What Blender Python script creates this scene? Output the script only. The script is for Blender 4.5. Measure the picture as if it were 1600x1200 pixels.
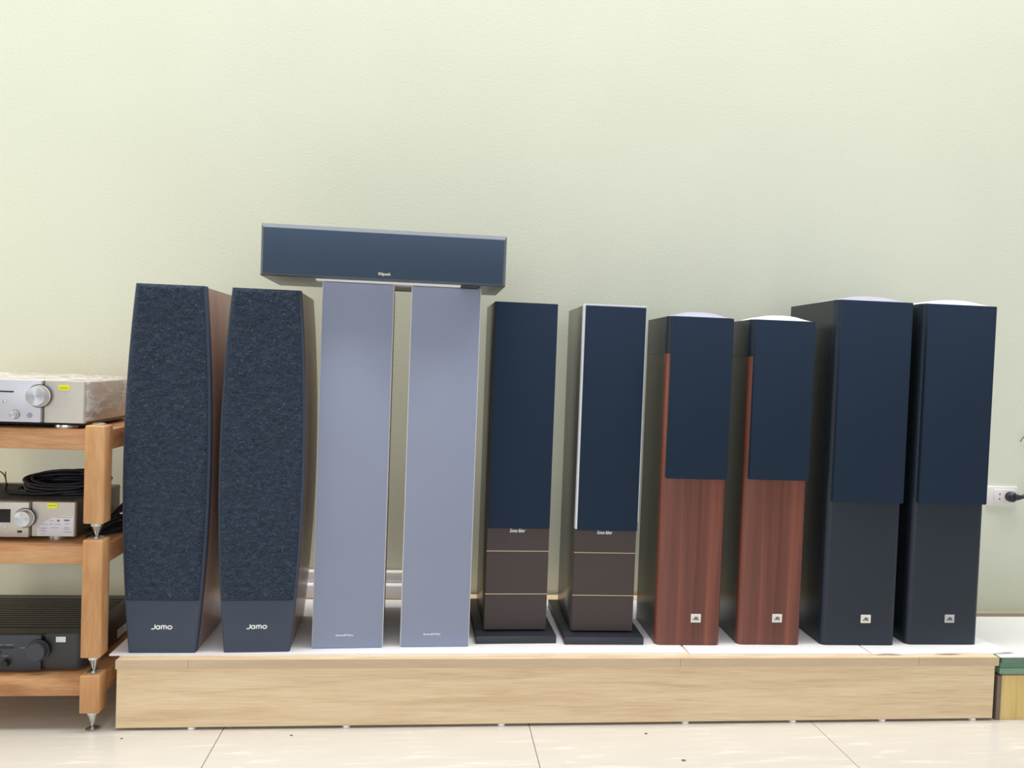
import bpy, bmesh, math, random
from mathutils import Matrix, Vector, noise
random.seed(7)
S = bpy.context.scene
COL = S.collection
for o in list(bpy.data.objects):
    bpy.data.objects.remove(o)
PI = math.pi

# ------------------------------------------------------------------ camera
PLAT = 0.190                      # height of the sheet tops that carry the speakers
YAW, PITCH, ROLL = 0.10279459, -0.02727102, -0.0369069
def cam_axes(yaw, pitch, roll):
    f = Vector((math.sin(yaw)*math.cos(pitch), math.cos(yaw)*math.cos(pitch), math.sin(pitch)))
    r = Vector((math.cos(yaw), -math.sin(yaw), 0)); d = f.cross(r)
    c, s = math.cos(roll), math.sin(roll)
    return c*r + s*d, -s*r + c*d, f
cr, cd, cf = cam_axes(YAW, PITCH, ROLL)
cam_d = bpy.data.cameras.new('camera'); cam = bpy.data.objects.new('camera', cam_d); COL.objects.link(cam)
m = Matrix.Identity(4)
for i in range(3):
    m[i][0] = cr[i]; m[i][1] = -cd[i]; m[i][2] = -cf[i]
m[2][3] = 0.7862 + PLAT
cam.matrix_world = m
cam_d.sensor_width = 36.0; cam_d.sensor_fit = 'HORIZONTAL'; cam_d.lens = 36.0*1200/1600
cam_d.clip_start = 0.05; cam_d.clip_end = 60
S.camera = cam

# ------------------------------------------------------------------ light
w = bpy.data.worlds.new('world'); S.world = w; w.use_nodes = True
bg = w.node_tree.nodes['Background']
bg.inputs[0].default_value = (0.93, 0.97, 1.0, 1); bg.inputs[1].default_value = 0.32
def area(name, loc, size, sizey, power, col, target=None):
    l = bpy.data.lights.new(name, 'AREA'); l.shape = 'RECTANGLE'; l.size = size; l.size_y = sizey
    l.energy = power; l.color = col
    o = bpy.data.objects.new(name, l); COL.objects.link(o); o.location = loc
    d = (Vector(target) - Vector(loc)) if target else Vector((0, 0, -1))
    o.rotation_euler = d.to_track_quat('-Z', 'Y').to_euler()
    return o
area('ceiling_panel', (0.3, 1.85, 5.0), 8.0, 1.5, 350, (1.0, 0.985, 0.95))
area('shop_front_daylight', (-0.3, -4.2, 1.55), 5.6, 2.7, 88, (0.94, 0.98, 1.0), (-0.3, 2.6, 1.45))
area('side_door_daylight', (-3.6, 0.9, 1.5), 1.6, 2.3, 20, (1.0, 0.98, 0.66), (0.5, 2.2, 1.2))
vs = S.view_settings
vs.view_transform = 'Standard'; vs.look = 'None'; vs.gamma = 1.0; vs.use_curve_mapping = False
vs.exposure = 0.18

# ------------------------------------------------------------------ materials
def srgb(r, g, b):
    def f(c):
        c /= 255.0
        return c/12.92 if c <= 0.04045 else ((c+0.055)/1.055)**2.4
    return (f(r), f(g), f(b), 1)
MATS = {}
def base_mat(name):
    mt = bpy.data.materials.new(name); mt.use_nodes = True
    nt = mt.node_tree; b = nt.nodes['Principled BSDF']
    MATS[name] = mt
    return mt, nt, b
def setp(b, rough=0.5, metal=0.0, spec=0.5, coat=0.0, alpha=1.0, coat_rough=0.1):
    b.inputs['Roughness'].default_value = rough; b.inputs['Metallic'].default_value = metal
    b.inputs['Specular IOR Level'].default_value = spec; b.inputs['Coat Weight'].default_value = coat
    b.inputs['Coat Roughness'].default_value = coat_rough; b.inputs['Alpha'].default_value = alpha
def ramp(nt, fac, stops):
    r = nt.nodes.new('ShaderNodeValToRGB'); e = r.color_ramp.elements
    while len(e) < len(stops): e.new(0.5)
    for k, (p, c) in enumerate(stops): e[k].position = p; e[k].color = c
    nt.links.new(fac, r.inputs[0]); return r
def coords(nt, scale, kind='Object'):
    tc = nt.nodes.new('ShaderNodeTexCoord'); mp = nt.nodes.new('ShaderNodeMapping')
    mp.inputs['Scale'].default_value = scale; nt.links.new(tc.outputs[kind], mp.inputs[0]); return mp.outputs[0]
def noise_n(nt, vec, scale, detail=3, rough=0.5, dist=0.0):
    n = nt.nodes.new('ShaderNodeTexNoise'); n.inputs['Scale'].default_value = scale
    n.inputs['Detail'].default_value = detail; n.inputs['Roughness'].default_value = rough
    n.inputs['Distortion'].default_value = dist; nt.links.new(vec, n.inputs['Vector']); return n.outputs[0]
def bump(nt, b, h, strength, dist=0.002):
    bp = nt.nodes.new('ShaderNodeBump'); bp.inputs['Strength'].default_value = strength; bp.inputs['Distance'].default_value = dist
    nt.links.new(h, bp.inputs['Height']); nt.links.new(bp.outputs[0], b.inputs['Normal'])
def mixc(c, k):
    return tuple(min(1, v*k) for v in c[:3]) + (1,)
def plain(name, c, rough=0.5, metal=0.0, spec=0.5, coat=0.0, var=0.06, nscale=60, bstr=0.0, bscale=400, coat_rough=0.1, bdist=0.002):
    mt, nt, b = base_mat(name); setp(b, rough, metal, spec, coat, 1.0, coat_rough)
    v = coords(nt, (1, 1, 1)); n = noise_n(nt, v, nscale)
    r = ramp(nt, n, [(0.3, mixc(c, 1-var)), (0.7, mixc(c, 1+var))]); nt.links.new(r.outputs[0], b.inputs['Base Color'])
    if bstr: bump(nt, b, noise_n(nt, v, bscale, 4, 0.6), bstr, bdist)
    return mt
def wood(name, dark, mid, light, scale, rough=0.45, spec=0.5, nscale=1.0, fine=0.35, coat=0.0):
    mt, nt, b = base_mat(name); setp(b, rough, 0, spec, coat)
    v = coords(nt, scale)
    n1 = noise_n(nt, v, nscale, 5, 0.55, 0.6)
    v2 = coords(nt, tuple(s*6 if s == max(scale) else s*2 for s in scale)); n2 = noise_n(nt, v2, nscale*2, 4, 0.6)
    mx = nt.nodes.new('ShaderNodeMix'); mx.data_type = 'FLOAT'; mx.inputs[0].default_value = fine
    nt.links.new(n1, mx.inputs[2]); nt.links.new(n2, mx.inputs[3])
    r = ramp(nt, mx.outputs[0], [(0.30, dark), (0.5, mid), (0.70, light)])
    nt.links.new(r.outputs[0], b.inputs['Base Color']); bump(nt, b, n2, 0.08, 0.001)
    return mt

plain('wall', srgb(222, 225, 209), 0.9, spec=0.2, var=0.012, nscale=3, bstr=0.15, bscale=130, bdist=0.004)
# floor tile: cream with faint drawn-out streaks
mt, nt, b = base_mat('tile'); setp(b, 0.22, 0, 0.5)
v = coords(nt, (3.0, 26, 1), 'Object'); n = noise_n(nt, v, 1.6, 5, 0.65, 0.4)
r = ramp(nt, n, [(0.3, srgb(203, 198, 190)), (0.56, srgb(207, 202, 194)), (0.70, srgb(224, 221, 216))])
nt.links.new(r.outputs[0], b.inputs['Base Color'])
plain('grout', srgb(120, 112, 100), 0.9)
plain('baseboard', srgb(176, 168, 146), 0.4)
wood('oak_x', srgb(202, 170, 132), srgb(230, 204, 168), srgb(243, 223, 192), (2.6, 30, 42), 0.5, 0.4, 1.0, 0.5)
wood('oak_edge', srgb(196, 172, 142), srgb(205, 181, 151), srgb(213, 191, 161), (2.5, 10, 14), 0.55, 0.4)
wood('rack_x', srgb(150, 98, 60), srgb(194, 142, 98), srgb(218, 174, 130), (5, 22, 26), 0.4, 0.4, 1.0, 0.3)
wood('rack_z', srgb(172, 120, 76), srgb(200, 150, 102), srgb(216, 170, 122), (26, 26, 5), 0.4, 0.4, 1.0, 0.3)
wood('pine_z', srgb(196, 160, 92), srgb(222, 192, 124), srgb(232, 206, 142), (16, 16, 1.6), 0.5, 0.4)
wood('red_wood', srgb(78, 45, 41), srgb(110, 62, 52), srgb(140, 82, 66), (30, 30, 0.8), 0.32, 0.45, 1.0, 0.25)
wood('brown_veneer', srgb(150, 118, 106), srgb(166, 134, 122), srgb(180, 148, 134), (20, 20, 1.5), 0.28, 0.6)
wood('dark_veneer', srgb(52, 47, 41), srgb(62, 57, 50), srgb(72, 66, 58), (26, 26, 1.2), 0.28, 0.6)
wood('grey_veneer', srgb(80, 77, 70), srgb(92, 88, 80), srgb(104, 99, 90), (26, 26, 1.2), 0.26, 0.6)
wood('taupe_veneer', srgb(140, 116, 88), srgb(158, 134, 104), srgb(172, 148, 118), (24, 24, 1.2), 0.35, 0.5)
plain('black_vinyl', srgb(28, 35, 40), 0.26, var=0.05, bstr=0.10, bscale=900)
plain('black_vinyl_front', srgb(32, 42, 55), 0.4, spec=0.4, var=0.05, bstr=0.15, bscale=900)
plain('frame_vinyl_lit', srgb(84, 94, 104), 0.4, var=0.04)  # paler than the cabinet: light on the upward-facing bevel put into the colour
plain('navy_cloth', srgb(34, 49, 70), 0.9, spec=0.25, var=0.10, nscale=900, bstr=0.3, bscale=1500)
plain('slate_cloth', srgb(66, 82, 104), 0.9, spec=0.25, var=0.06, nscale=900, bstr=0.3, bscale=1500)
plain('grey_cloth', srgb(150, 157, 181), 0.9, spec=0.25, var=0.02, nscale=5, bstr=0.2, bscale=1500)
plain('silver_edge', srgb(236, 236, 240), 0.35)
# loose felt of the barrel-shaped pair: rough nap with pale fibres
mt, nt, b = base_mat('felt'); setp(b, 0.95, 0, 0.2)
v = coords(nt, (1, 1, 1)); n = noise_n(nt, coords(nt, (1, 1, 1.9)), 105, 8, 0.82, 1.8); n2 = noise_n(nt, coords(nt, (1, 1, 1.8)), 90, 4, 0.7, 0.8)
r = ramp(nt, n, [(0.36, srgb(34, 43, 58)), (0.52, srgb(54, 65, 83)), (0.61, srgb(84, 97, 116)), (0.69, srgb(150, 162, 178))])
nt.links.new(r.outputs[0], b.inputs['Base Color']); bump(nt, b, n2, 0.9, 0.006)
plain('slate_paint', srgb(66, 76, 94), 0.6, spec=0.35, var=0.05, nscale=600, bstr=0.12, bscale=1200)
plain('leather', srgb(77, 67, 66), 0.6, spec=0.3, var=0.06, nscale=700, bstr=0.2, bscale=1100)
plain('gold', srgb(205, 190, 165), 0.3, metal=0.6)
plain('base_black', srgb(44, 46, 56), 0.42, bstr=0.08, bscale=900)
plain('white_felt', srgb(222, 226, 236), 0.95, spec=0.1, var=0.12, nscale=300, bstr=0.4, bscale=500)
plain('foam', srgb(243, 242, 246), 0.9, spec=0.15, var=0.03, nscale=140, bstr=0.25, bscale=300)
plain('white_board', srgb(232, 230, 228), 0.4, var=0.02)
plain('white_plastic', srgb(232, 226, 226), 0.35, var=0.02)
plain('cap_grey', srgb(158, 158, 178), 0.45, var=0.02)
plain('cap_white', srgb(226, 226, 236), 0.45, var=0.02)
plain('badge', srgb(235, 230, 222), 0.35, var=0.02)
plain('badge_silver', srgb(196, 196, 200), 0.35, metal=0.3)
plain('ink', srgb(52, 50, 50), 0.6)
plain('logo_white', srgb(245, 246, 250), 0.4, var=0.0)
plain('logo_cream', srgb(252, 240, 220), 0.4, var=0.0)
plain('steel', srgb(205, 205, 205), 0.22, metal=0.9)
plain('champagne', srgb(204, 197, 190), 0.36, metal=0.25, var=0.03)
plain('silver_panel', srgb(205, 205, 216), 0.4, metal=0.35, var=0.02)
plain('groove_brown', srgb(120, 108, 100), 0.4, metal=0.3)
plain('dark_metal', srgb(108, 106, 96), 0.36, metal=0.2)
plain('black_metal', srgb(50, 52, 54), 0.42)
plain('slat_grey', srgb(66, 66, 62), 0.4)
plain('black_panel', srgb(58, 62, 72), 0.5)
plain('black_gloss', srgb(18, 18, 22), 0.15)
plain('cable_black', srgb(24, 28, 38), 0.45)
plain('plug_black', srgb(40, 42, 54), 0.45)
plain('yellow_sticker', srgb(236, 240, 40), 0.6, var=0.02)
plain('sticker_ink', srgb(150, 150, 30), 0.6)
plain('paper', srgb(226, 224, 234), 0.6, var=0.02)
plain('paper_ink', srgb(150, 150, 160), 0.6)
plain('brown_strip', srgb(120, 104, 92), 0.6)
plain('chip', srgb(110, 100, 90), 0.8)
plain('orange_mark', srgb(170, 90, 60), 0.6)
plain('dark_copper', srgb(90, 70, 55), 0.5)
for nm, c in (('glass_green', srgb(88, 126, 104)), ('glass_green_pale', srgb(112, 150, 124))):
    mt = plain(nm, c, 0.12, spec=0.6, coat=0.3, var=0.08, nscale=25)
# thin clear wrapping film
mt, nt, b = base_mat('film'); setp(b, 0.12, 0, 0.8)
b.inputs['Base Color'].default_value = (0.93, 0.94, 0.93, 1)
v = coords(nt, (1, 1, 1)); n = noise_n(nt, coords(nt, (6, 3, 9)), 3.5, 5, 0.6, 1.8)
r = ramp(nt, n, [(0.50, (0.05, 0.05, 0.05, 1)), (0.66, (0.45, 0.45, 0.45, 1))])
nt.links.new(r.outputs[0], b.inputs['Alpha']); bump(nt, b, n, 0.8, 0.01)
# brushed aluminium knob face: radial sheen
mt, nt, b = base_mat('knob'); setp(b, 0.33, 0.85, 0.5)
b.inputs['Anisotropic'].default_value = 0.8
tg = nt.nodes.new('ShaderNodeTangent'); tg.direction_type = 'RADIAL'; tg.axis = 'Y'
nt.links.new(tg.outputs[0], b.inputs['Tangent'])
n = noise_n(nt, coords(nt, (1, 1, 1)), 80)
r = ramp(nt, n, [(0.3, srgb(206, 208, 216)), (0.7, srgb(224, 226, 232))]); nt.links.new(r.outputs[0], b.inputs['Base Color'])

# ------------------------------------------------------------------ helpers
def box(bm, x0, x1, y0, y1, z0, z1):
    vs_ = [bm.verts.new((x, y, z)) for z in (z0, z1) for y in (y0, y1) for x in (x0, x1)]
    fs = []
    for q in ((0, 2, 3, 1), (4, 5, 7, 6), (0, 1, 5, 4), (2, 6, 7, 3), (0, 4, 6, 2), (1, 3, 7, 5)):
        fs.append(bm.faces.new([vs_[i] for i in q]))
    return fs
def finish(name, bm, mat, parent=None, bev=0.0, seg=2, ang=35):
    if bev:
        bmesh.ops.bevel(bm, geom=bm.edges[:], offset=bev, segments=seg, profile=0.5, affect='EDGES', clamp_overlap=True)
    bmesh.ops.recalc_face_normals(bm, faces=bm.faces[:])
    me = bpy.data.meshes.new(name); bm.to_mesh(me); bm.free()
    me.polygons.foreach_set('use_smooth', [True]*len(me.polygons)); me.set_sharp_from_angle(angle=math.radians(ang))
    me.materials.append(MATS[mat])
    o = bpy.data.objects.new(name, me); COL.objects.link(o)
    if parent is not None: o.parent = parent
    return o
def bx(name, mat, parent, x0, x1, y0, y1, z0, z1, bev=0.0, seg=2):
    bm = bmesh.new(); box(bm, x0, x1, y0, y1, z0, z1); return finish(name, bm, mat, parent, bev, seg)
def thing(name, label, cat, loc=(0, 0, 0), rz=0.0, group=None):
    o = bpy.data.objects.new(name, None); COL.objects.link(o); o.empty_display_size = 0.05
    o.location = loc; o.rotation_euler = (0, 0, rz); tag(o, label, cat, group); return o
def tag(o, label, cat, group=None):
    o['label'] = label; o['category'] = cat
    if group: o['group'] = group
    return o
def struct(o, label=None):
    o['kind'] = 'structure'
    if label: o['label'] = label
    return o
def extrude_poly(bm, pts, a0, a1, axis):
    """pts: 2D outline; extruded along axis from a0 to a1"""
    def P(p, a):
        if axis == 'z': return (p[0], p[1], a)
        if axis == 'y': return (p[0], a, p[1])
        return (a, p[0], p[1])
    A = [bm.verts.new(P(p, a0)) for p in pts]; B = [bm.verts.new(P(p, a1)) for p in pts]
    n = len(pts)
    bm.faces.new(A[::-1]); bm.faces.new(B)
    for i in range(n): bm.faces.new((A[i], A[(i+1) % n], B[(i+1) % n], B[i]))
def prism(name, mat, parent, pts, a0, a1, axis, bev=0.0):
    bm = bmesh.new(); extrude_poly(bm, pts, a0, a1, axis)
    if bev:
        ed = [e for e in bm.edges]; bmesh.ops.bevel(bm, geom=ed, offset=bev, segments=2, profile=0.5, affect='EDGES', clamp_overlap=True)
    return finish(name, bm, mat, parent)
def lathe(name, mat, parent, prof, center, axis='y', seg=32):
    """prof: (radius, distance along axis) list, closed at ends"""
    bm = bmesh.new(); rings = []
    for (r_, a) in prof:
        ring = []
        for k in range(seg):
            t = 2*PI*k/seg; u, v_ = r_*math.cos(t), r_*math.sin(t)
            p = (u, a, v_) if axis == 'y' else ((u, v_, a) if axis == 'z' else (a, u, v_))
            ring.append(bm.verts.new(Vector(p)+Vector(center)))
        rings.append(ring)
    for i in range(len(rings)-1):
        for k in range(seg): bm.faces.new((rings[i][k], rings[i][(k+1) % seg], rings[i+1][(k+1) % seg], rings[i+1][k]))
    bm.faces.new(rings[0]); bm.faces.new(rings[-1])
    return finish(name, bm, mat, parent)
def smooth_path(pts, n=8):
    P = [Vector(p) for p in pts]; out = []
    for i in range(len(P)-1):
        p0 = P[max(i-1, 0)]; p1 = P[i]; p2 = P[i+1]; p3 = P[min(i+2, len(P)-1)]
        for k in range(n):
            t = k/n
            out.append(0.5*((2*p1)+(p2-p0)*t+(2*p0-5*p1+4*p2-p3)*t*t+(3*p1-p0-3*p2+p3)*t**3))
    out.append(P[-1]); return out
def tube_bm(bm, pts, rad, seg=8):
    rings = []; up = Vector((0.13, 0.21, 0.97)); prev = None
    for i, p in enumerate(pts):
        t = (pts[min(i+1, len(pts)-1)]-pts[max(i-1, 0)]).normalized()
        if prev is None: n = t.cross(up).normalized()
        else: n = (prev-t*prev.dot(t)).normalized()
        prev = n; b_ = t.cross(n)
        rr = rad(i/(len(pts)-1)) if callable(rad) else rad
        rings.append([bm.verts.new(p+(n*math.cos(2*PI*k/seg)+b_*math.sin(2*PI*k/seg))*rr) for k in range(seg)])
    for i in range(len(rings)-1):
        for k in range(seg): bm.faces.new((rings[i][k], rings[i][(k+1) % seg], rings[i+1][(k+1) % seg], rings[i+1][k]))
    bm.faces.new(rings[0][::-1]); bm.faces.new(rings[-1])
def tube(name, mat, parent, pts, rad, n=8, seg=8):
    bm = bmesh.new(); tube_bm(bm, smooth_path(pts, n), rad, seg); return finish(name, bm, mat, parent, ang=60)
def text(name, s, mat, parent, center, height_w, shear=0.0, bold=0.0, width=None, depth=0.0006, spacing=1.0):
    """upright lettering facing -Y, centred at center; height_w = full height, width = full width"""
    c = bpy.data.curves.new(name, 'FONT'); c.body = s; c.size = 1.0; c.shear = shear; c.offset = bold; c.space_character = spacing
    c.extrude = 0.02; c.resolution_u = 3
    o = bpy.data.objects.new(name+'_curve', c); COL.objects.link(o)
    dg = bpy.context.evaluated_depsgraph_get(); me = bpy.data.meshes.new_from_object(o.evaluated_get(dg))
    bpy.data.objects.remove(o); bpy.data.curves.remove(c)
    xs = [v_.co.x for v_ in me.vertices]; ys = [v_.co.y for v_ in me.vertices]
    cx, cy = (min(xs)+max(xs))/2, (min(ys)+max(ys))/2
    sy = height_w/(max(ys)-min(ys)); sx = (width/(max(xs)-min(xs))) if width else sy
    for v_ in me.vertices:
        x, y, z = v_.co
        v_.co = ((x-cx)*sx+center[0], center[1]-depth/2-z*depth/0.04, (y-cy)*sy+center[2])
    me.name = name; me.materials.clear(); me.materials.append(MATS[mat])
    o = bpy.data.objects.new(name, me); COL.objects.link(o)
    if parent is not None: o.parent = parent
    return o
def arc(cx, cy, rx, ry, a0, a1, n=14):
    return [(cx+rx*math.cos(math.radians(a0+(a1-a0)*k/n)), cy+ry*math.sin(math.radians(a0+(a1-a0)*k/n))) for k in range(n+1)]
def strokes(name, mat, parent, lines, wid, center, sx, sy, depth=0.0006):
    """flat raised lettering from pen strokes (unit design space centred on 0), facing -Y"""
    bm = bmesh.new()
    for q, L in enumerate(lines):
        closed = (Vector(L[0])-Vector(L[-1])).length < 1e-6
        P = [Vector((p[0]*sx, p[1]*sy)) for p in L]; rows = []
        for i, p in enumerate(P):
            a = P[i-1] if i else (P[-2] if closed else p); c = P[i+1] if i < len(P)-1 else (P[1] if closed else p)
            d1 = (p-a).normalized() if (p-a).length > 1e-9 else (c-p).normalized()
            d2 = (c-p).normalized() if (c-p).length > 1e-9 else d1
            n1 = Vector((-d1.y, d1.x)); mm = (n1+Vector((-d2.y, d2.x))).normalized()
            n_ = mm*(wid/2)/max(0.6, mm.dot(n1))
            rows.append([bm.verts.new((center[0]+r_.x, center[1]-dy_*depth-q*1e-5, center[2]+r_.y)) for r_ in (p+n_, p-n_) for dy_ in (0, 1)])
        for i in range(len(rows)-1):
            A_, B_ = rows[i], rows[i+1]
            for (u, v_) in ((0, 1), (1, 3), (3, 2), (2, 0)): bm.faces.new((A_[u], A_[v_], B_[v_], B_[u]))
        if not closed:
            bm.faces.new((rows[0][0], rows[0][2], rows[0][3], rows[0][1])); bm.faces.new((rows[-1][0], rows[-1][1], rows[-1][3], rows[-1][2]))
    return finish(name, bm, mat, parent)
def rounded_rect(x0, x1, y0, y1, r00, r10, r11, r01, n=6):
    """corner radii: (x0,y0),(x1,y0),(x1,y1),(x0,y1); counter-clockwise outline"""
    out = []
    for (cx, cy, r_, a0) in ((x0, y0, r00, PI), (x1, y0, r10, 1.5*PI), (x1, y1, r11, 0), (x0, y1, r01, 0.5*PI)):
        if r_ <= 0: out.append((cx, cy)); continue
        ox = cx+r_ if cx == x0 else cx-r_; oy = cy+r_ if cy == y0 else cy-r_
        for k in range(n+1):
            a = a0+0.5*PI*k/n; out.append((ox+r_*math.cos(a), oy+r_*math.sin(a)))
    return out

# ------------------------------------------------------------------ room shell
WALL_Y = 2.60
floor = struct(bx('floor', 'grout', None, -4.0, 5.0, -4.0, WALL_Y+0.1, -0.06, -0.0015), 'pale cream tiled shop floor')
tile_me = None; T = 0.8
for i in range(-5, 7):
    for j in range(-6, 4):
        x0 = 0.29+i*T; y1 = 2.33+(-j+0)*T   # joints run at x = -0.51, 0.29, 1.09
        y0 = y1-T
        if y0 >= WALL_Y: continue
        if y1 > WALL_Y+0.05:
            bx('tile', 'tile', floor, x0+0.001, x0+T-0.001, y0+0.001, WALL_Y+0.05, -0.01, 0.0, 0.0006, 1); continue
        if tile_me is None:
            o = bx('tile', 'tile', floor, 0.001, T-0.001, 0.001, T-0.001, -0.01, 0.0, 0.0006, 1); tile_me = o.data
        else:
            o = bpy.data.objects.new('tile', tile_me); COL.objects.link(o); o.parent = floor
        o.location = (x0, y0, 0)
struct(bx('wall_back', 'wall', None, -4.0, 5.0, WALL_Y, WALL_Y+0.12, 0.0, 3.2), 'pale cream green plastered shop wall')
struct(bx('baseboard_back', 'baseboard', None, -4.0, 5.0, WALL_Y-0.010, WALL_Y, 0.0, 0.128, 0.002), 'low grey beige skirting along the wall')

# ------------------------------------------------------------------ display platform
PX0, PX1, PY0, PY1, PTOP = -0.778, 1.640, 2.021, 2.588, PLAT-0.004
pf = thing('display_platform', 'long low light oak platform carrying the row of tower speakers', 'platform', (0, 0, 0))
bx('top_board', 'oak_x', pf, PX0+0.002, PX1-0.002, PY0+0.002, PY1, PTOP-0.025, PTOP, 0.001, 1)
for (a, b_) in ((PX0, -0.600), (-0.5988, 0.700), (0.7012, 1.395), (1.3962, PX1)):
    bx('edge_band', 'oak_edge', pf, a, b_, PY0, PY0+0.002, PTOP-0.025, PTOP-0.0005, 0.0004, 1)
bx('front_panel', 'oak_x', pf, PX0+0.002, PX1-0.008, PY0+0.005, PY0+0.022, 0.007, PTOP-0.025, 0.0008, 1)
bx('side_panel', 'oak_x', pf, PX0+0.002, PX0+0.020, PY0+0.022, PY1-0.02, 0.007, PTOP-0.025)
bx('side_panel', 'oak_x', pf, PX1-0.026, PX1-0.008, PY0+0.022, PY1-0.02, 0.007, PTOP-0.025)
for x in (-0.590, -0.196, 0.215, 0.725, 1.035, 1.30, 1.575):
    lathe('glide_foot', 'white_plastic', pf, [(0.010, 0.0), (0.011, 0.003), (0.009, 0.0068)], (x, PY0+0.014, 0), 'z', 14)
    lathe('glide_foot', 'white_plastic', pf, [(0.010, 0.0), (0.011, 0.003), (0.009, 0.0068)], (x, PY1-0.05, 0), 'z', 14)

# foam sheets under the speakers
def sheet(name, label, corners, t, wav=0.0, nx=40, ny=8, z=PTOP, group='foam sheets on the platform'):
    bm = bmesh.new(); (ax, ay), (bx_, by), (cx, cy), (dx, dy) = corners
    def P(u, v_, k):
        x = (ax*(1-u)+bx_*u)*(1-v_)+(dx*(1-u)+cx*u)*v_; y = (ay*(1-u)+by*u)*(1-v_)+(dy*(1-u)+cy*u)*v_
        e = max(0.0, 1-v_*abs(dy-ay)/0.042); lift = wav*e*max(0.0, math.sin(u*15.0))
        return (x, y + wav*0.9*math.sin(u*21)*e, z+t*k+lift)
    g = [[[bm.verts.new(P(i/nx, j/ny, k)) for j in range(ny+1)] for i in range(nx+1)] for k in (0, 1)]
    for i in range(nx):
        for j in range(ny):
            for k in (0, 1): bm.faces.new((g[k][i][j], g[k][i+1][j], g[k][i+1][j+1], g[k][i][j+1]))
    for i in range(nx):
        for j in (0, ny): bm.faces.new((g[0][i][j], g[0][i+1][j], g[1][i+1][j], g[1][i][j]))
    for j in range(ny):
        for i in (0, nx): bm.faces.new((g[0][i][j], g[0][i][j+1], g[1][i][j+1], g[1][i][j]))
    return tag(finish(name, bm, 'foam', None), label, 'foam sheet', group)
sheet('foam_sheet', 'longest white foam sheet, under the felt fronted, grey and brown panelled speakers', ((-0.803, 2.046), (0.728, 2.050), (0.722, 2.515), (-0.803, 2.508)), 0.004)
sheet('foam_sheet', 'short white foam sheet under the second red wood speaker', ((0.735, 2.044), (1.262, 2.042), (1.256, 2.515), (0.728, 2.515)), 0.004)
sheet('foam_sheet', 'wavy edged white foam sheet under the rightmost black speaker', ((1.268, 2.036), (1.706, 2.046), (1.655, 2.30), (1.260, 2.50)), 0.004, 0.0028, 60, 60)
o = thing('foam_pad', 'folded white foam strip lying against the wall behind the grey fronted speakers', 'foam pad', (-0.245, 2.555, PTOP))
bx('lower_layer', 'foam', o, -0.19, 0.175, -0.030, 0.033, 0.0, 0.046, 0.006)
bx('upper_layer', 'white_board', o, -0.188, 0.170, 0.000, 0.033, 0.046, 0.082, 0.006)

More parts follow.
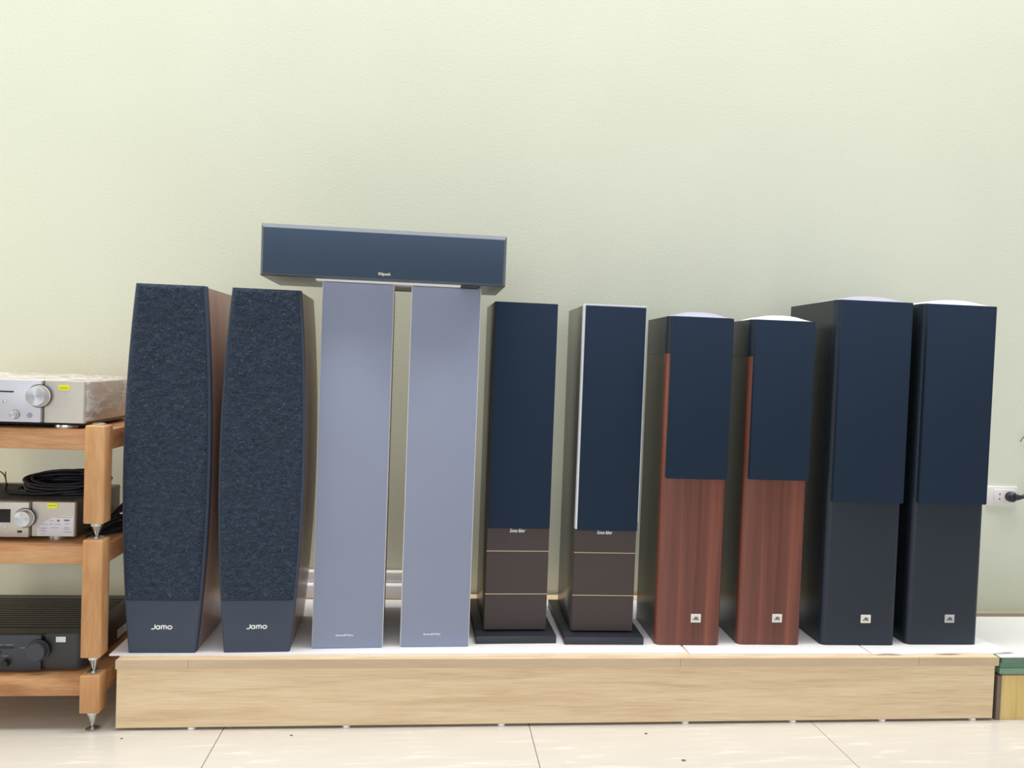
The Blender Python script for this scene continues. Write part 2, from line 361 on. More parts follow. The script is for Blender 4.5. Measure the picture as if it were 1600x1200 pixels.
# ------------------------------------------------------------------ barrel-shaped pair with felt fronts
def barrel_speaker(label, loc, rz):
    t = thing('tower_speaker', label, 'speaker', loc, rz, 'felt fronted tower speakers'); Hh = 0.955
    def hw(z): return 0.1085-0.0235*((z-0.49)/0.48)**2
    def loft(name, mat, z0, z1, y0, y1, inset, bev=0.0, n=28):
        bm = bmesh.new(); rings = []
        for i in range(n+1):
            z = z0+(z1-z0)*i/n; h = hw(z)-inset
            rings.append([bm.verts.new(p) for p in ((-h+bev, y0, z), (h-bev, y0, z), (h, y0+bev, z), (h, y1, z), (-h, y1, z), (-h, y0+bev, z))] if bev else
                         [bm.verts.new(p) for p in ((-h, y0, z), (h, y0, z), (h, y1, z), (-h, y1, z))])
        k = len(rings[0])
        for i in range(n):
            for q in range(k): bm.faces.new((rings[i][q], rings[i][(q+1) % k], rings[i+1][(q+1) % k], rings[i+1][q]))
        bm.faces.new(rings[0][::-1]); bm.faces.new(rings[-1])
        return finish(name, bm, mat, t, ang=25)
    loft('cabinet', 'brown_veneer', 0.0, Hh-0.003, 0.022, 0.285, 0.0005)
    loft('baffle', 'slate_paint', 0.0, Hh, 0.0, 0.022, 0.0, 0.004)
    # felt grille: bumpy cloth skin in front of the baffle
    bm = bmesh.new(); nx, nz = 56, 240; z0, z1 = 0.139, Hh-0.001; g = []
    for j in range(nz+1):
        z = z0+(z1-z0)*j/nz; h = hw(z)-0.0065; row = []
        for i in range(nx+1):
            u = -1+2*i/nx; e = min(1, (1-abs(u))*9)*min(1, min(j, nz-j)/3+0.25)
            d = 0.012*(0.35+0.65*e)+0.0018*e*noise.noise(Vector((u*h*60+loc[0]*9, z*85, 3.3)))+0.0019*e*noise.noise(Vector((u*h*120, z*190+loc[0], 7.7)))
            row.append(bm.verts.new((u*h, -d, z)))
        g.append(row)
    for j in range(nz):
        for i in range(nx): bm.faces.new((g[j][i], g[j][i+1], g[j+1][i+1], g[j+1][i]))
    rim = [g[0][i] for i in range(nx+1)]+[g[j][nx] for j in range(1, nz+1)]+[g[nz][i] for i in range(nx-1, -1, -1)]+[g[j][0] for j in range(nz-1, 0, -1)]
    back = [bm.verts.new((p.co.x, 0.0, p.co.z)) for p in rim]
    for i in range(len(rim)): bm.faces.new((rim[i], rim[(i+1) % len(rim)], back[(i+1) % len(rim)], back[i]))
    gr = finish('grille', bm, 'felt', t, ang=70); gr['label'] = 'dark slate felt grille'
    strokes('lettering', 'logo_white', t, [
        [(-0.30, 0.5), (-0.30, -0.1)]+arc(-0.40, -0.12, 0.10, 0.33, 0, -90)+[(-0.47, -0.45)],
        arc(-0.165, -0.09, 0.085, 0.34, 0, 360), [(-0.08, 0.30), (-0.08, -0.46)],
        [(0.0, -0.46), (0.0, 0.28)], [(0.0, 0.0)]+arc(0.055, 0.05, 0.055, 0.24, 180, 0)+[(0.11, -0.46)], [(0.11, 0.0)]+arc(0.165, 0.05, 0.055, 0.24, 180, 0)+[(0.22, -0.46)],
        arc(0.385, -0.09, 0.095, 0.34, 0, 360)], 0.0027, (-0.002, 0.0, 0.0685), 0.054, 0.0122)
    return t
barrel_speaker('barrel shaped speaker with felt front and reddish side, next to the wooden rack', (-0.6765, 2.055, PLAT), math.radians(-0.3))
barrel_speaker('barrel shaped speaker with felt front, next to a grey fronted speaker', (-0.4375, 2.059, PLAT), math.radians(2.0))

# ------------------------------------------------------------------ tall grey-fronted pair
def grey_speaker(label, loc, rz):
    t = thing('tower_speaker', label, 'speaker', loc, rz, 'grey fronted tower speakers'); W, Hh = 0.0945, 0.985
    bx('cabinet', 'taupe_veneer', t, -W+0.001, W-0.001, 0.010, 0.335, 0.0, Hh-0.0005, 0.001, 1)
    bx('baffle', 'silver_edge', t, -W, W, 0.002, 0.010, 0.0, Hh, 0.001, 1)
    bx('grille', 'grey_cloth', t, -W+0.0024, W-0.0024, -0.007, 0.002, 0.001, Hh-0.002, 0.0015)
    text('lettering', 'Bowers&Wilkins', 'logo_white', t, (-0.008, -0.0079, 0.0365), 0.0062, 0, 0.012, 0.046)
    return t
grey_speaker('tall grey fronted speaker standing beside the second felt fronted speaker', (-0.206, 2.085+0.008, PLAT), math.radians(2.2))
grey_speaker('tall grey fronted speaker standing beside the first brown panelled speaker', (0.029, 2.094+0.008, PLAT), math.radians(1.0))

# ------------------------------------------------------------------ centre speaker lying across the grey pair
ZT = PLAT+0.985
tag(bx('foam_strip', 'foam', None, -0.315, 0.066, 2.068, 2.30, ZT, ZT+0.005, 0.001, 1), 'thin white foam strip between the grey towers and the horizontal speaker', 'foam strip')
tag(bx('rubber_pad', 'base_black', None, 0.067, 0.112, 2.075, 2.28, ZT, ZT+0.005, 0.001, 1), 'flat black rubber pad under the right end of the horizontal speaker', 'pad')
t = thing('center_speaker', 'horizontal dark speaker lying across the two grey fronted towers', 'speaker', (-0.135, 2.054, ZT+0.005), math.radians(0.7))
KW, KH = 0.3205, 0.136
bx('cabinet', 'black_vinyl', t, -KW, KW, 0.012, 0.285, 0.0, KH, 0.001, 1)
# front frame with chamfered border
bm = bmesh.new(); ch = 0.0115
o_ = [bm.verts.new(p) for p in ((-KW, 0.012, 0), (KW, 0.012, 0), (KW, 0.012, KH), (-KW, 0.012, KH))]
f_ = [bm.verts.new(p) for p in ((-KW+ch*0.55, 0.0, ch*0.35), (KW-ch*0.55, 0.0, ch*0.35), (KW-ch*0.55, 0.0, KH-ch), (-KW+ch*0.55, 0.0, KH-ch))]
for i in range(4): bm.faces.new((o_[i], o_[(i+1) % 4], f_[(i+1) % 4], f_[i]))
bm.faces.new(f_); bm.faces.new(o_[::-1]); finish('front_frame', bm, 'frame_vinyl_lit', t)
bx('grille', 'slate_cloth', t, -KW+0.0085, KW-0.0085, -0.003, 0.0, 0.006, KH-0.0125, 0.0015)
text('lettering', 'Klipsch', 'logo_cream', t, (-0.001, -0.0031, 0.0165), 0.0095, 0, 0.02, 0.031)

# ------------------------------------------------------------------ slim pair with brown leather panels on plinths
def leather_speaker(label, loc, rz, felt):
    t = thing('tower_speaker', label, 'speaker', loc, rz, 'brown panelled tower speakers'); W, Hh = 0.0895, 0.958
    bx('plinth', 'base_black', t, -0.114, 0.114, -0.038, 0.305, 0.0, 0.022, 0.0025)
    bx('cabinet', 'grey_veneer', t, -W, W, 0.008, 0.262, 0.026, Hh, 0.0015)
    bx('spacer', 'black_gloss', t, -W+0.012, W-0.012, 0.02, 0.25, 0.022, 0.026)
    for (a, b_) in ((0.027, 0.1285), (0.1305, 0.2515), (0.2535, 0.318)):
        bx('leather_panel', 'leather', t, -W+0.0005, W-0.0005, 0.0, 0.008, a, b_, 0.0008, 1)
    for z in (0.1295, 0.2525):
        bx('trim_line', 'gold', t, -W+0.0005, W-0.0005, -0.0006, 0.008, z-0.0009, z+0.0009)
    gy = -0.014 if felt else -0.008
    g = bx('grille', 'navy_cloth', t, -W+(0.004 if felt else 0.0005), W-0.0015, gy, gy+0.012, 0.319, Hh-(0.002 if felt else 0.001), 0.0015)
    if felt:
        bx('felt_strip', 'white_felt', t, -W-0.0015, -W+0.004, gy+0.001, 0.007, 0.322, Hh+0.001, 0.001, 1)
        bx('felt_strip', 'white_felt', t, W-0.0015, W+0.0015, gy+0.003, 0.007, 0.345, Hh+0.001, 0.0006, 1)
        bx('felt_strip', 'white_felt', t, -W, W, gy+0.002, 0.007, Hh-0.002, Hh+0.0025, 0.0006, 1)
    text('lettering', 'Sonus faber', 'logo_white', t, (-0.003, -0.0002, 0.3115), 0.0105, 0.35, 0.016, 0.045)
    return t
leather_speaker('slim dark speaker with brown panels on a plinth, without white felt edging', (0.2565, 2.156, PLAT), math.radians(1.2), False)
leather_speaker('slim dark speaker with brown panels and white felt edging around its grille', (0.507, 2.147, PLAT), math.radians(-0.8), True)

# ------------------------------------------------------------------ red wood pair and large black pair
def rounded_speaker(label, loc, rz, W, Hh, D, grille_z, red, group, cap, badge_mat, rr=0.016):
    t = thing('tower_speaker', label, 'speaker', loc, rz, group); bt = 0.024
    def baffle(name, mat, z0, z1): return prism(name, mat, t, rounded_rect(-W, W, 0.0, bt, rr, rr, 0, 0), z0, z1, 'z')
    zb = Hh-0.106
    if red:
        bx('cabinet', 'dark_veneer', t, -W+0.0006, W-0.0006, bt, D, 0.0, zb, 0.0006, 1)
        bx('upper_cabinet', 'black_vinyl', t, -W+0.0002, W-0.0002, bt, D, zb, Hh, 0.0006, 1)
        baffle('baffle', 'red_wood', 0.0, zb)['label'] = 'red wood front board'
        baffle('upper_baffle', 'black_vinyl_front', zb, Hh)
    else:
        bx('cabinet', 'black_vinyl', t, -W+0.0004, W-0.0004, bt, D, 0.0, Hh, 0.0006, 1)
        baffle('baffle', 'black_vinyl_front', 0.0, Hh)
    bx('grille', 'navy_cloth', t, -W+0.0085, W-0.0045, -0.014, 0.0, grille_z, Hh-0.001, 0.0025)
    # shallow domed cap on the top
    bm = bmesh.new(); nu, nv = 28, 36; g = []; xa, xb, ya, yb = -W+0.014, W-0.008, 0.006, D*0.8
    for i in range(nu+1):
        u = -1+2*i/nu; row = []
        for k in range(nv+1):
            v_ = k/nv; e_ = (1-abs(u)**2.6)*min(1.0, v_*(yb-ya)/0.026, (1-v_)*(yb-ya)/0.05)**0.55
            row.append(bm.verts.new(((xa+xb)/2+u*(xb-xa)/2, ya+(yb-ya)*v_, Hh+0.0012+0.0150*e_)))
        g.append(row)
    for i in range(nu):
        for k in range(nv): bm.faces.new((g[i][k], g[i+1][k], g[i+1][k+1], g[i][k+1]))
    rim = [g[i][0] for i in range(nu+1)]+[g[nu][k] for k in range(1, nv+1)]+[g[i][nv] for i in range(nu-1, -1, -1)]+[g[0][k] for k in range(nv-1, 0, -1)]
    low = [bm.verts.new((p.co.x, p.co.y, Hh)) for p in rim]
    for i in range(len(rim)): bm.faces.new((rim[i], rim[(i+1) % len(rim)], low[(i+1) % len(rim)], low[i]))
    bm.faces.new(low); finish('top_cap', bm, cap, t)
    bd = bx('badge', badge_mat, t, 0.006 if red else 0.0035, 0.035 if red else 0.0335, -0.003, 0.0, 0.0665, 0.0905, 0.0008, 1)
    bxm = 0.0205 if red else 0.0185
    strokes('lettering', 'ink', bd, [
        [(-0.22, 0.42), (-0.22, -0.2), (-0.26, -0.40), (-0.46, -0.40), (-0.46, -0.1)],
        [(-0.08, -0.42), (-0.08, 0.42), (0.10, 0.42), (0.14, 0.22), (0.10, 0.02), (-0.08, 0.02)], [(0.10, 0.02), (0.16, -0.2), (0.11, -0.42), (-0.08, -0.42)],
        [(0.28, 0.46), (0.28, -0.40), (0.48, -0.40)]], 0.0017, (bxm, -0.0029, 0.0785), 0.0185, 0.0092, 0.0005)
    return t
rounded_speaker('red wood fronted speaker with black top, beside the felt edged speaker', (0.7480, 2.106, PLAT), math.radians(-1.2), 0.0945, 0.935, 0.225, 0.478, True, 'red wood tower speakers', 'cap_grey', 'badge')
rounded_speaker('red wood fronted speaker with black top, beside the large black speakers', (0.9905, 2.108, PLAT), math.radians(-1.5), 0.0940, 0.936, 0.225, 0.480, True, 'red wood tower speakers', 'cap_white', 'badge')
rounded_speaker('large black speaker with grey cap and white badge, beside the red wood speakers', (1.2605, 2.104, PLAT), math.radians(-1.0), 0.1130, 1.003, 0.300, 0.421, False, 'large black tower speakers', 'cap_grey', 'badge')
rounded_speaker('large black speaker with white cap and silver badge, nearest the wall socket', (1.5245, 2.108, PLAT), math.radians(-0.6), 0.1120, 1.004, 0.300, 0.421, False, 'large black tower speakers', 'cap_white', 'badge_silver')

# ------------------------------------------------------------------ pine box with glass sheets, right of the platform
t = thing('pine_box', 'low pine wood box beside the platform, under stacked glass', 'box', (2.12, 2.2, 0))
for k in range(5):
    a = -0.462+0.185*k; bx('plank', 'pine_z', t, a+0.0006, a+0.1844, -0.170, -0.150, 0.0, 0.130, 0.001, 1)
bx('body', 'pine_z', t, -0.462, 0.462, -0.150, 0.172, 0.0, 0.130)
bx('corner_strip', 'brown_strip', t, -0.476, -0.463, -0.172, -0.150, 0.0, 0.130, 0.001, 1)
bx('top_strip', 'brown_strip', t, -0.462, 0.462, -0.172, 0.172, 0.130, 0.1345, 0.0005, 1)
zz = 0.1345
for k, (h, mt_, y0) in enumerate(((0.0175, 'glass_green_pale', 2.0265), (0.0165, 'glass_green', 2.0285), (0.0155, 'glass_green', 2.0255))):
    lab = ('lowest green edged glass sheet, resting on the pine box', 'middle green edged glass sheet in the stack on the pine box', 'uppermost green edged glass sheet, under the white board')[k]
    tag(bx('glass_sheet', mt_, None, 1.648+0.002*k, 2.60, y0, 2.372, zz, zz+h-0.0006, 0.0008, 1), lab, 'glass', 'stacked glass sheets'); zz += h-0.0006
tag(bx('white_board', 'white_board', None, 1.646, 2.60, 2.025, 2.374, zz, PTOP, 0.0008, 1), 'thin white board covering the stacked glass sheets', 'board')

# ------------------------------------------------------------------ wall socket, plug, loose wire
t = thing('wall_socket', 'white double wall socket right of the last black speaker', 'socket', (2.080, WALL_Y, 0.556))
bx('plate', 'white_plastic', t, -0.0605, 0.0605, -0.008, 0.0, -0.036, 0.036, 0.003)
bx('insert', 'white_plastic', t, -0.034, 0.048, -0.0115, -0.008, -0.024, 0.026, 0.0015)
for z in (0.0095, -0.0085):
    prism('socket_hole', 'ink', t, [(-0.0165, z-0.003), (-0.0095, z-0.003), (-0.013, z+0.004)], -0.0120, -0.0114, 'y')
t = thing('power_plug', 'round black plug with its cord in the wall socket', 'plug', (2.1045, WALL_Y-0.0118, 0.557))
lathe('plug_head', 'plug_black', t, [(0.0175, 0.0), (0.0185, -0.006), (0.0180, -0.018), (0.013, -0.024)], (0, 0, 0), 'y', 24)
tube('strain_relief', 'plug_black', t, [(0.004, -0.014, 0), (0.020, -0.017, 0.0), (0.034, -0.018, 0.001), (0.044, -0.018, 0.004)], lambda u: 0.014-0.008*min(1, u*1.35)+(0.002 if u > 0.82 else 0), 6, 12)
tube('cord', 'cable_black', t, [(0.042, -0.018, 0.003), (0.060, -0.018, 0.018), (0.085, -0.016, 0.055), (0.12, -0.008, 0.085), (0.17, -0.002, 0.06), (0.22, 0.002, -0.06), (0.235, 0.004, -0.25), (0.25, -0.010, -0.45), (0.30, -0.04, -0.535), (0.40, -0.10, -0.5525), (0.75, -0.14, -0.5535)], 0.0035, 8, 8)
tag(tube('loose_wire', 'dark_copper', None, [(2.134, WALL_Y-0.014, 0.758), (2.150, WALL_Y-0.010, 0.776), (2.175, WALL_Y-0.006, 0.795), (2.23, WALL_Y+0.001, 0.815)], 0.0018, 6, 6), 'short thin dark wire poking out of the wall above the socket', 'wire')

# ------------------------------------------------------------------ wooden rack
RX0, RX1, RY0, RY1 = -1.3935, -0.8125, 2.030, 2.500
rk = thing('equipment_rack', 'three tier wooden equipment rack on metal spikes left of the platform', 'rack', (0, 0, 0))
SH = [(PLAT-0.101, PLAT-0.054), (PLAT+0.236, PLAT+0.283), (PLAT+0.527, PLAT+0.579)]
for (a, b_) in SH:
    bx('shelf', 'rack_x', rk, RX0, RX1, RY0, RY1, a, b_, 0.003)
POSTS = [(0.050, PLAT-0.042), (PLAT+0.002, PLAT+0.302), (PLAT+0.343, PLAT+0.591)]
SPIKES = [(0.0, 0.050), (PLAT-0.042, PLAT+0.002), (PLAT+0.302, PLAT+0.343)]
for px in (-0.8365, -1.3685):
    for py in (2.038, 2.482):
        for (a, b_), (s0, s1) in zip(POSTS, SPIKES):
            p = bx('post', 'rack_z', rk, px-0.0245, px+0.0245, py-0.0245, py+0.0245, a, b_, 0.004, 3)
            lathe('spike', 'steel', p, [(0.0022, s0+0.005), (0.0125, s1-0.010), (0.0145, s1-0.0085), (0.0145, s1)], (px, py, 0), 'z', 20)
            lathe('spike_disc', 'steel', p, [(0.016, s0), (0.0165, s0+0.003), (0.012, s0+0.0055), (0.004, s0+0.006)], (px, py, 0), 'z', 24)
        lathe('top_disc', 'steel', p, [(0.016, PLAT+0.591), (0.0165, PLAT+0.594), (0.011, PLAT+0.5965)], (px, py, 0), 'z', 24)

def knob_part(name, mat, parent, x, z, y, r_, d, ring=None):
    k = lathe(name, mat, parent, [(r_*1.0, 0.0), (r_, -d*0.85), (r_*0.93, -d), (r_*0.5, -d), (0.001, -d)], (0, 0, 0), 'y', 48)
    k.location = (x, y, z)
    if ring:
        lathe('ring', 'black_gloss', k, [(r_*1.20, 0.0), (r_*1.20, -0.0012), (r_*1.0, -0.0014)], (0, 0, 0), 'y', 40)
        lathe('collar', 'champagne' if mat == 'knob' else mat, k, [(r_*1.13, -0.001), (r_*1.12, -0.0032), (r_*1.05, -0.0036), (r_, -0.0036)], (0, 0, 0), 'y', 40)
    return k

# ---- top amplifier (pale metal)
A = thing('amplifier', 'pale champagne amplifier wrapped in clear film on the top shelf', 'amplifier', (-1.091, 2.032, SH[2][1]), 0, 'hi-fi units on the rack')
bx('body', 'champagne', A, -0.219, 0.219, 0.014, 0.36, 0.016, 0.1195, 0.003)
bx('base_tray', 'black_gloss', A, -0.214, 0.214, 0.010, 0.355, 0.008, 0.016, 0.001, 1)
for x in (-0.165, 0.165):
    for y in (0.032, 0.31): lathe('foot', 'steel', A, [(0.027, 0.0), (0.028, 0.003), (0.027, 0.009)], (x, y, 0), 'z', 28)
for s in (-1, 1):
    prism('side_panel', 'champagne', A, rounded_rect(min(s*0.125, s*0.2195), max(s*0.125, s*0.2195), 0.001, 0.014, 0.006 if s < 0 else 0, 0.006 if s > 0 else 0, 0, 0), 0.015, 0.1195, 'z')
    bx('groove', 'groove_brown', A, min(s*0.1185, s*0.125), max(s*0.1185, s*0.125), 0.006, 0.014, 0.015, 0.1195)
bx('center_panel', 'silver_panel', A, -0.1185, 0.1185, -0.006, 0.014, 0.015, 0.1195, 0.002)
knob_part('volume_knob', 'knob', A, 0.1155, 0.0815, -0.006, 0.0245, 0.021, True)
knob_part('volume_knob', 'knob', A, -0.1155, 0.0815, -0.006, 0.0245, 0.021, True)['label'] = 'left selector knob'
for x in (0.059, 0.011, -0.037): knob_part('tone_knob', 'knob', A, x, 0.0335, -0.006, 0.0095, 0.013, True)
bx('display_slot', 'black_gloss', A, -0.050, 0.055, -0.0068, -0.004, 0.0885, 0.0925, 0.0005, 1)
for x in (0.033, 0.0, -0.033): lathe('button', 'steel', A, [(0.0042, 0), (0.0042, -0.003), (0.003, -0.0034)], (x, -0.006, 0.065), 'y', 16)
lathe('sensor_window', 'cap_grey', A, [(0.0068, 0), (0.0068, -0.0006), (0.006, -0.0008)], (0.0935, -0.006, 0.0325), 'y', 20)
st = bx('price_sticker', 'yellow_sticker', A, 0.158, 0.1835, -0.0002, 0.0012, 0.0975, 0.1105)
for k in range(5): bx('print_mark', 'sticker_ink', st, 0.1615+0.004*k, 0.1637+0.004*k, -0.0005, 0.0, 0.1015, 0.1045)
# film
bm = bmesh.new(); prof = []
for k in range(34): prof.append((-0.221+0.442*k/33, 0.1215))
for k in range(1, 15): prof.append((0.2225, 0.1215-0.100*k/14))
g = []
for i, (x, z) in enumerate(prof):
    row = []
    for j in range(29):
        y = -0.001+0.366*j/28
        n1 = noise.noise(Vector((x*16, y*22, z*26)))+0.6*noise.noise(Vector((x*45, y*60, z*50)))
        if i < 34: row.append(bm.verts.new((x, y, z+0.0035+0.004*n1*min(1, (33-i)/3+0.2))))
        else: row.append(bm.verts.new((x+0.002+0.0025*n1, y, z)))
    g.append(row)
for i in range(len(g)-1):
    for j in range(28): bm.faces.new((g[i][j], g[i+1][j], g[i+1][j+1], g[i][j+1]))
o = finish('wrapping_film', bm, 'film', None, ang=50); o.location = A.location
tag(o, 'crinkled clear plastic film draped over the top amplifier', 'plastic film')
sd = o.modifiers.new('thickness', 'SOLIDIFY'); sd.thickness = 0.0002

# ---- middle receiver
R_ = thing('receiver', 'slim silver receiver with a display and info label on the middle shelf', 'receiver', (-1.129, 2.082, SH[1][1]), 0, 'hi-fi units on the rack')
bx('body', 'dark_metal', R_, -0.215, 0.215, 0.012, 0.300, 0.012, 0.099, 0.002)
for k in range(15): bx('vent_slat', 'black_metal', R_, -0.20, 0.20, 0.038+0.016*k, 0.042+0.016*k, 0.0988, 0.1006, 0.0004, 1)
for s in (-1, 1):
    prism('side_panel', 'champagne', R_, rounded_rect(min(s*0.115, s*0.2195), max(s*0.115, s*0.2195), 0.0, 0.012, 0.003 if s < 0 else 0, 0.003 if s > 0 else 0, 0, 0), 0.012, 0.1005, 'z')
    bx('groove', 'groove_brown', R_, min(s*0.1095, s*0.115), max(s*0.1095, s*0.115), 0.005, 0.012, 0.012, 0.1005)
bx('center_panel', 'champagne', R_, -0.1095, 0.1095, -0.007, 0.012, 0.010, 0.1005, 0.002)
bx('display', 'black_gloss', R_, -0.065, 0.066, -0.0078, -0.004, 0.0475, 0.0825, 0.001, 1)
knob_part('volume_knob', 'knob', R_, 0.1015, 0.0605, -0.007, 0.0215, 0.018, True)
knob_part('volume_knob', 'knob', R_, -0.1015, 0.0605, -0.007, 0.0215, 0.018, True)['label'] = 'left selector knob'
for x in (0.053, 0.034, 0.015, -0.01): lathe('button', 'steel', R_, [(0.0036, 0), (0.0036, -0.003), (0.0026, -0.0034)], (x, -0.007, 0.0365), 'y', 16)
for x in (0.020, -0.03): knob_part('tone_knob', 'knob', R_, x, 0.021, -0.007, 0.0095, 0.012, True)
bx('usb_port', 'black_gloss', R_, 0.083, 0.0945, -0.0076, -0.005, 0.022, 0.0275)
for x in (-0.16, 0.165):
    for y in (0.030, 0.26): lathe('foot', 'steel', R_, [(0.022, 0.0), (0.0225, 0.004), (0.022, 0.012)], (x, y, 0), 'z', 28)
st = bx('price_sticker', 'yellow_sticker', R_, 0.152, 0.1765, -0.0014, 0.0, 0.0855, 0.0985)
for k in range(5): bx('print_mark', 'sticker_ink', st, 0.1555+0.004*k, 0.1577+0.004*k, -0.0017, -0.0013, 0.0905, 0.0935)
lp = [(0.128, 0.0135), (0.2165, 0.0135), (0.2165, 0.0665), (0.176, 0.0645), (0.158, 0.058), (0.142, 0.047), (0.128, 0.033)]
lb = prism('info_label', 'paper', R_, lp, -0.0012, 0.0, 'y')
text('lettering', 'DAB+', 'ink', lb, (0.2005, -0.0013, 0.0545), 0.0042, 0, 0.03, 0.0135)
bx('print_mark', 'orange_mark', lb, 0.1765, 0.1825, -0.0015, -0.0011, 0.0505, 0.0555)
for (x0, x1, z) in ((0.172, 0.213, 0.0620), (0.157, 0.170, 0.0525), (0.139, 0.153, 0.0435), (0.158, 0.167, 0.0440), (0.172, 0.185, 0.0440), (0.195, 0.207, 0.0455), (0.132, 0.152, 0.0335), (0.138, 0.147, 0.0295), (0.132, 0.152, 0.0255), (0.137, 0.147, 0.0185), (0.162, 0.181, 0.0345), (0.194, 0.206, 0.0355), (0.192, 0.209, 0.0310), (0.194, 0.213, 0.0240)):
    bx('print_mark', 'paper_ink', lb, x0, x1, -0.0015, -0.0011, z-0.0007, z+0.0007)

# coil of black cable on the receiver
ztop = SH[1][1]+0.1012
t = thing('cable_coil', 'coil of black cable with bare ends lying on the silver receiver', 'cable', (-1.000, 2.228, ztop))
bm = bmesh.new(); pts = []
N = 9
for k in range(N*26):
    a = 2*PI*k/26; q = k/(N*26.0); ln = int(k/26)
    rx = 0.112-0.007*((ln*5) % 7)*0.9; ry = 0.062-0.005*((ln*3) % 5)
    up = 0.5+0.5*math.sin(a)      # rear of each loop rides higher on the pile
    z = 0.004+0.0028*ln+0.030*up*(0.25+0.75*ln/N)
    pts.append(Vector((rx*math.cos(a)+0.006*math.sin(ln*2.1), ry*math.sin(a)+0.004*math.cos(ln*1.7), z)))
tube_bm(bm, pts, 0.0042, 8); finish('loops', bm, 'cable_black', t, ang=60)
bm = bmesh.new(); tube_bm(bm, smooth_path([(-0.098, -0.02, 0.006), (-0.05, -0.069, 0.0055), (0.03, -0.055, 0.012), (0.10, 0.0, 0.03)], 10), 0.0042, 8); finish('strand', bm, 'cable_black', t, ang=60)
tube('strand', 'cable_black', t, [(0.112, 0.02, 0.036), (0.05, 0.066, 0.049), (-0.02, 0.064, 0.048), (-0.095, 0.01, 0.022), (-0.112, -0.014, 0.008)], 0.0046, 10, 8)
tube('strand', 'cable_black', t, [(0.02, -0.060, 0.009), (-0.06, -0.062, 0.0055), (-0.120, -0.050, 0.0055), (-0.134, -0.044, 0.014), (-0.133, -0.040, 0.028)], 0.0048, 10, 8)
tube('bare_end', 'dark_copper', t, [(-0.133, -0.040, 0.026), (-0.138, -0.035, 0.040), (-0.148, -0.028, 0.052), (-0.165, -0.022, 0.060)], 0.0016, 6, 6)
tube('bare_end', 'dark_copper', t, [(-0.133, -0.040, 0.026), (-0.139, -0.033, 0.044), (-0.143, -0.026, 0.057)], 0.0014, 6, 6)

# black leads bundled beside the receiver
t = thing('cable_bundle', 'tangle of black leads behind the rack post beside the receiver', 'cable', (-0.855, 2.24, SH[1][1]))
rnd = random.Random(4)
for k in range(9):
    y = -0.09+0.030*k; zz_ = 0.006+0.008*(k % 3)
    tube('lead', 'cable_black', t, [(-0.045+0.004*(k % 4), y-0.03, zz_), (-0.012, y+rnd.uniform(-0.02, 0.02), 0.02+0.012*k*0.7), (0.020+rnd.uniform(-0.01, 0.008), y+0.03, 0.03+0.008*k), (0.034, y+0.07, 0.02+0.006*k), (0.020, y+0.03, 0.010), (-0.03, y-0.01, 0.006)], 0.0052, 8, 8)
for (x, y, z) in ((0.026, 0.02, 0.062), (0.028, 0.045, 0.044), (0.022, -0.02, 0.050)):
    tube('connector', 'steel', t, [(x-0.016, y-0.006, z-0.003), (x, y, z), (x+0.012, y+0.008, z+0.002)], 0.0045, 4, 10)

# ---- bottom amplifier (black)
B = thing('amplifier', 'black amplifier with a white sticker on the bottom shelf', 'amplifier', (-1.090, 2.070, SH[0][1]), 0, 'hi-fi units on the rack')
bx('body', 'black_metal', B, -0.220, 0.220, 0.045, 0.330, 0.010, 0.0985, 0.002)
prism('front_panel', 'black_metal', B, rounded_rect(-0.2215, 0.2215, 0.0, 0.045, 0.040, 0.040, 0, 0, 8), 0.008, 0.0985, 'z')
for k in range(14): bx('vent_slat', 'slat_grey', B, -0.205, 0.200, 0.052+0.018*k, 0.062+0.018*k, 0.0983, 0.1003, 0.0004, 1)
for s in (-1, 1): bx('groove', 'black_gloss', B, min(s*0.113, s*0.120), max(s*0.113, s*0.120), -0.0008, 0.006, 0.008, 0.0985)
bx('center_panel', 'black_panel', B, -0.113, 0.113, -0.008, 0.004, 0.006, 0.0985, 0.002)
knob_part('volume_knob', 'black_panel', B, 0.108, 0.0600, -0.008, 0.0235, 0.020, True)
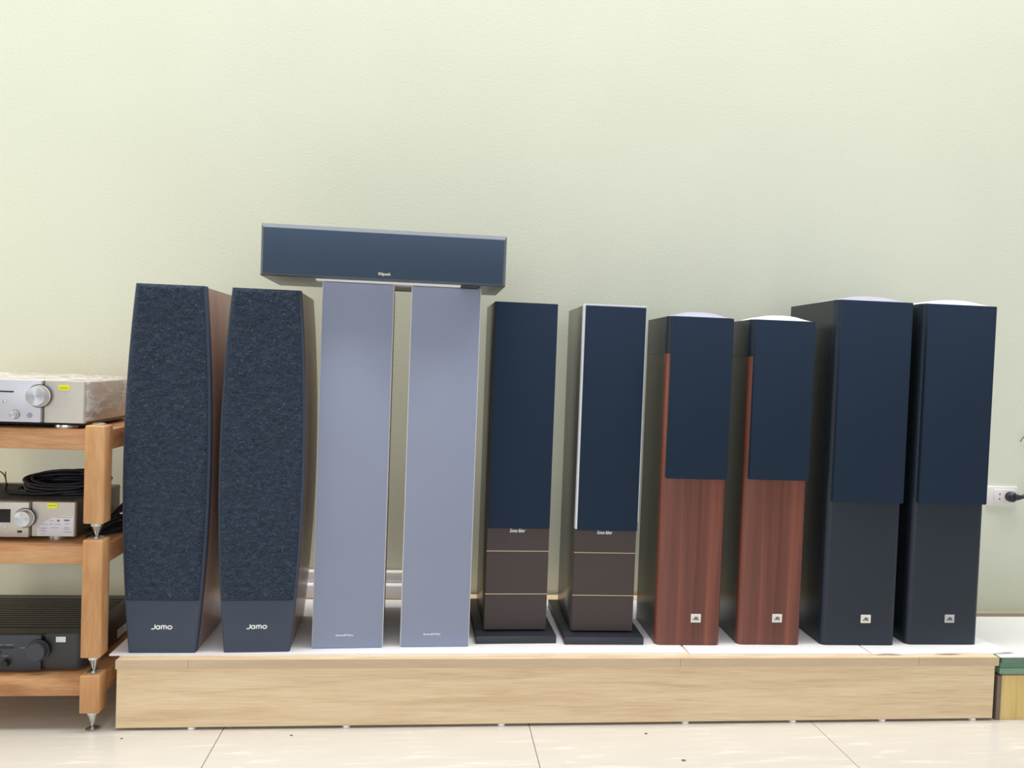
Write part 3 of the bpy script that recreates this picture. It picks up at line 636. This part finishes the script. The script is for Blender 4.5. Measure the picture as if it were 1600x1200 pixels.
knob_part('volume_knob', 'black_panel', B, -0.108, 0.0600, -0.008, 0.0235, 0.020, True)['label'] = 'left selector knob'
for x in (0.032, -0.012, -0.056): knob_part('tone_knob', 'black_gloss', B, x, 0.0285, -0.008, 0.0085, 0.014, True)
bx('display_slot', 'black_gloss', B, -0.05, 0.049, -0.0086, -0.005, 0.0635, 0.0685, 0.0005, 1)
for (x0, x1, z) in ((0.005, 0.022, 0.0735), (0.027, 0.046, 0.0735), (0.063, 0.076, 0.0655), (0.020, 0.035, 0.0445)): bx('print_mark', 'paper_ink', B, x0, x1, -0.0083, -0.0078, z-0.0006, z+0.0006)
lathe('button', 'black_gloss', B, [(0.004, 0), (0.004, -0.003), (0.003, -0.0034)], (0.012, -0.008, 0.054), 'y', 16)
bx('price_sticker', 'paper', B, 0.146, 0.170, -0.0012, 0.0, 0.0775, 0.0915)
for x in (-0.165, 0.165):
    for y in (0.040, 0.29): lathe('foot', 'black_gloss', B, [(0.026, 0.0), (0.027, 0.004), (0.026, 0.010)], (x, y, 0), 'z', 24)
for x in (0.165,): lathe('foot_ring', 'steel', B, [(0.0272, 0.0012), (0.0278, 0.003), (0.0272, 0.0048)], (x, 0.040, 0), 'z', 24)
for y0 in (0.20, 0.235, 0.272): bx('side_label', 'paper', B, 0.2200, 0.2210, y0, y0+0.031, 0.014, 0.038)

# ------------------------------------------------------------------ small chips lying on the floor
for (x, y, s, lab) in ((-0.745, 1.985, 0.004, 'tiny dark speck on the floor below the felt fronted speakers'), (-0.330, 1.99, 0.004, 'tiny dark speck on the floor below the grey fronted speakers'), (0.598, 1.975, 0.005, 'small dark chip on the floor below the brown panelled speakers'), (0.655, 1.835, 0.006, 'small curled chip on the floor at the bottom picture edge')):
    bm = bmesh.new(); n = 7
    ring = [(s*(0.7+0.4*random.random())*math.cos(2*PI*k/n), s*0.7*(0.7+0.4*random.random())*math.sin(2*PI*k/n)) for k in range(n)]
    extrude_poly(bm, ring, 0.0, 0.0015, 'z'); o = finish('paint_chip', bm, 'chip', None); o.location = (x, y, 0.0); tag(o, lab, 'debris', 'chips on the floor')
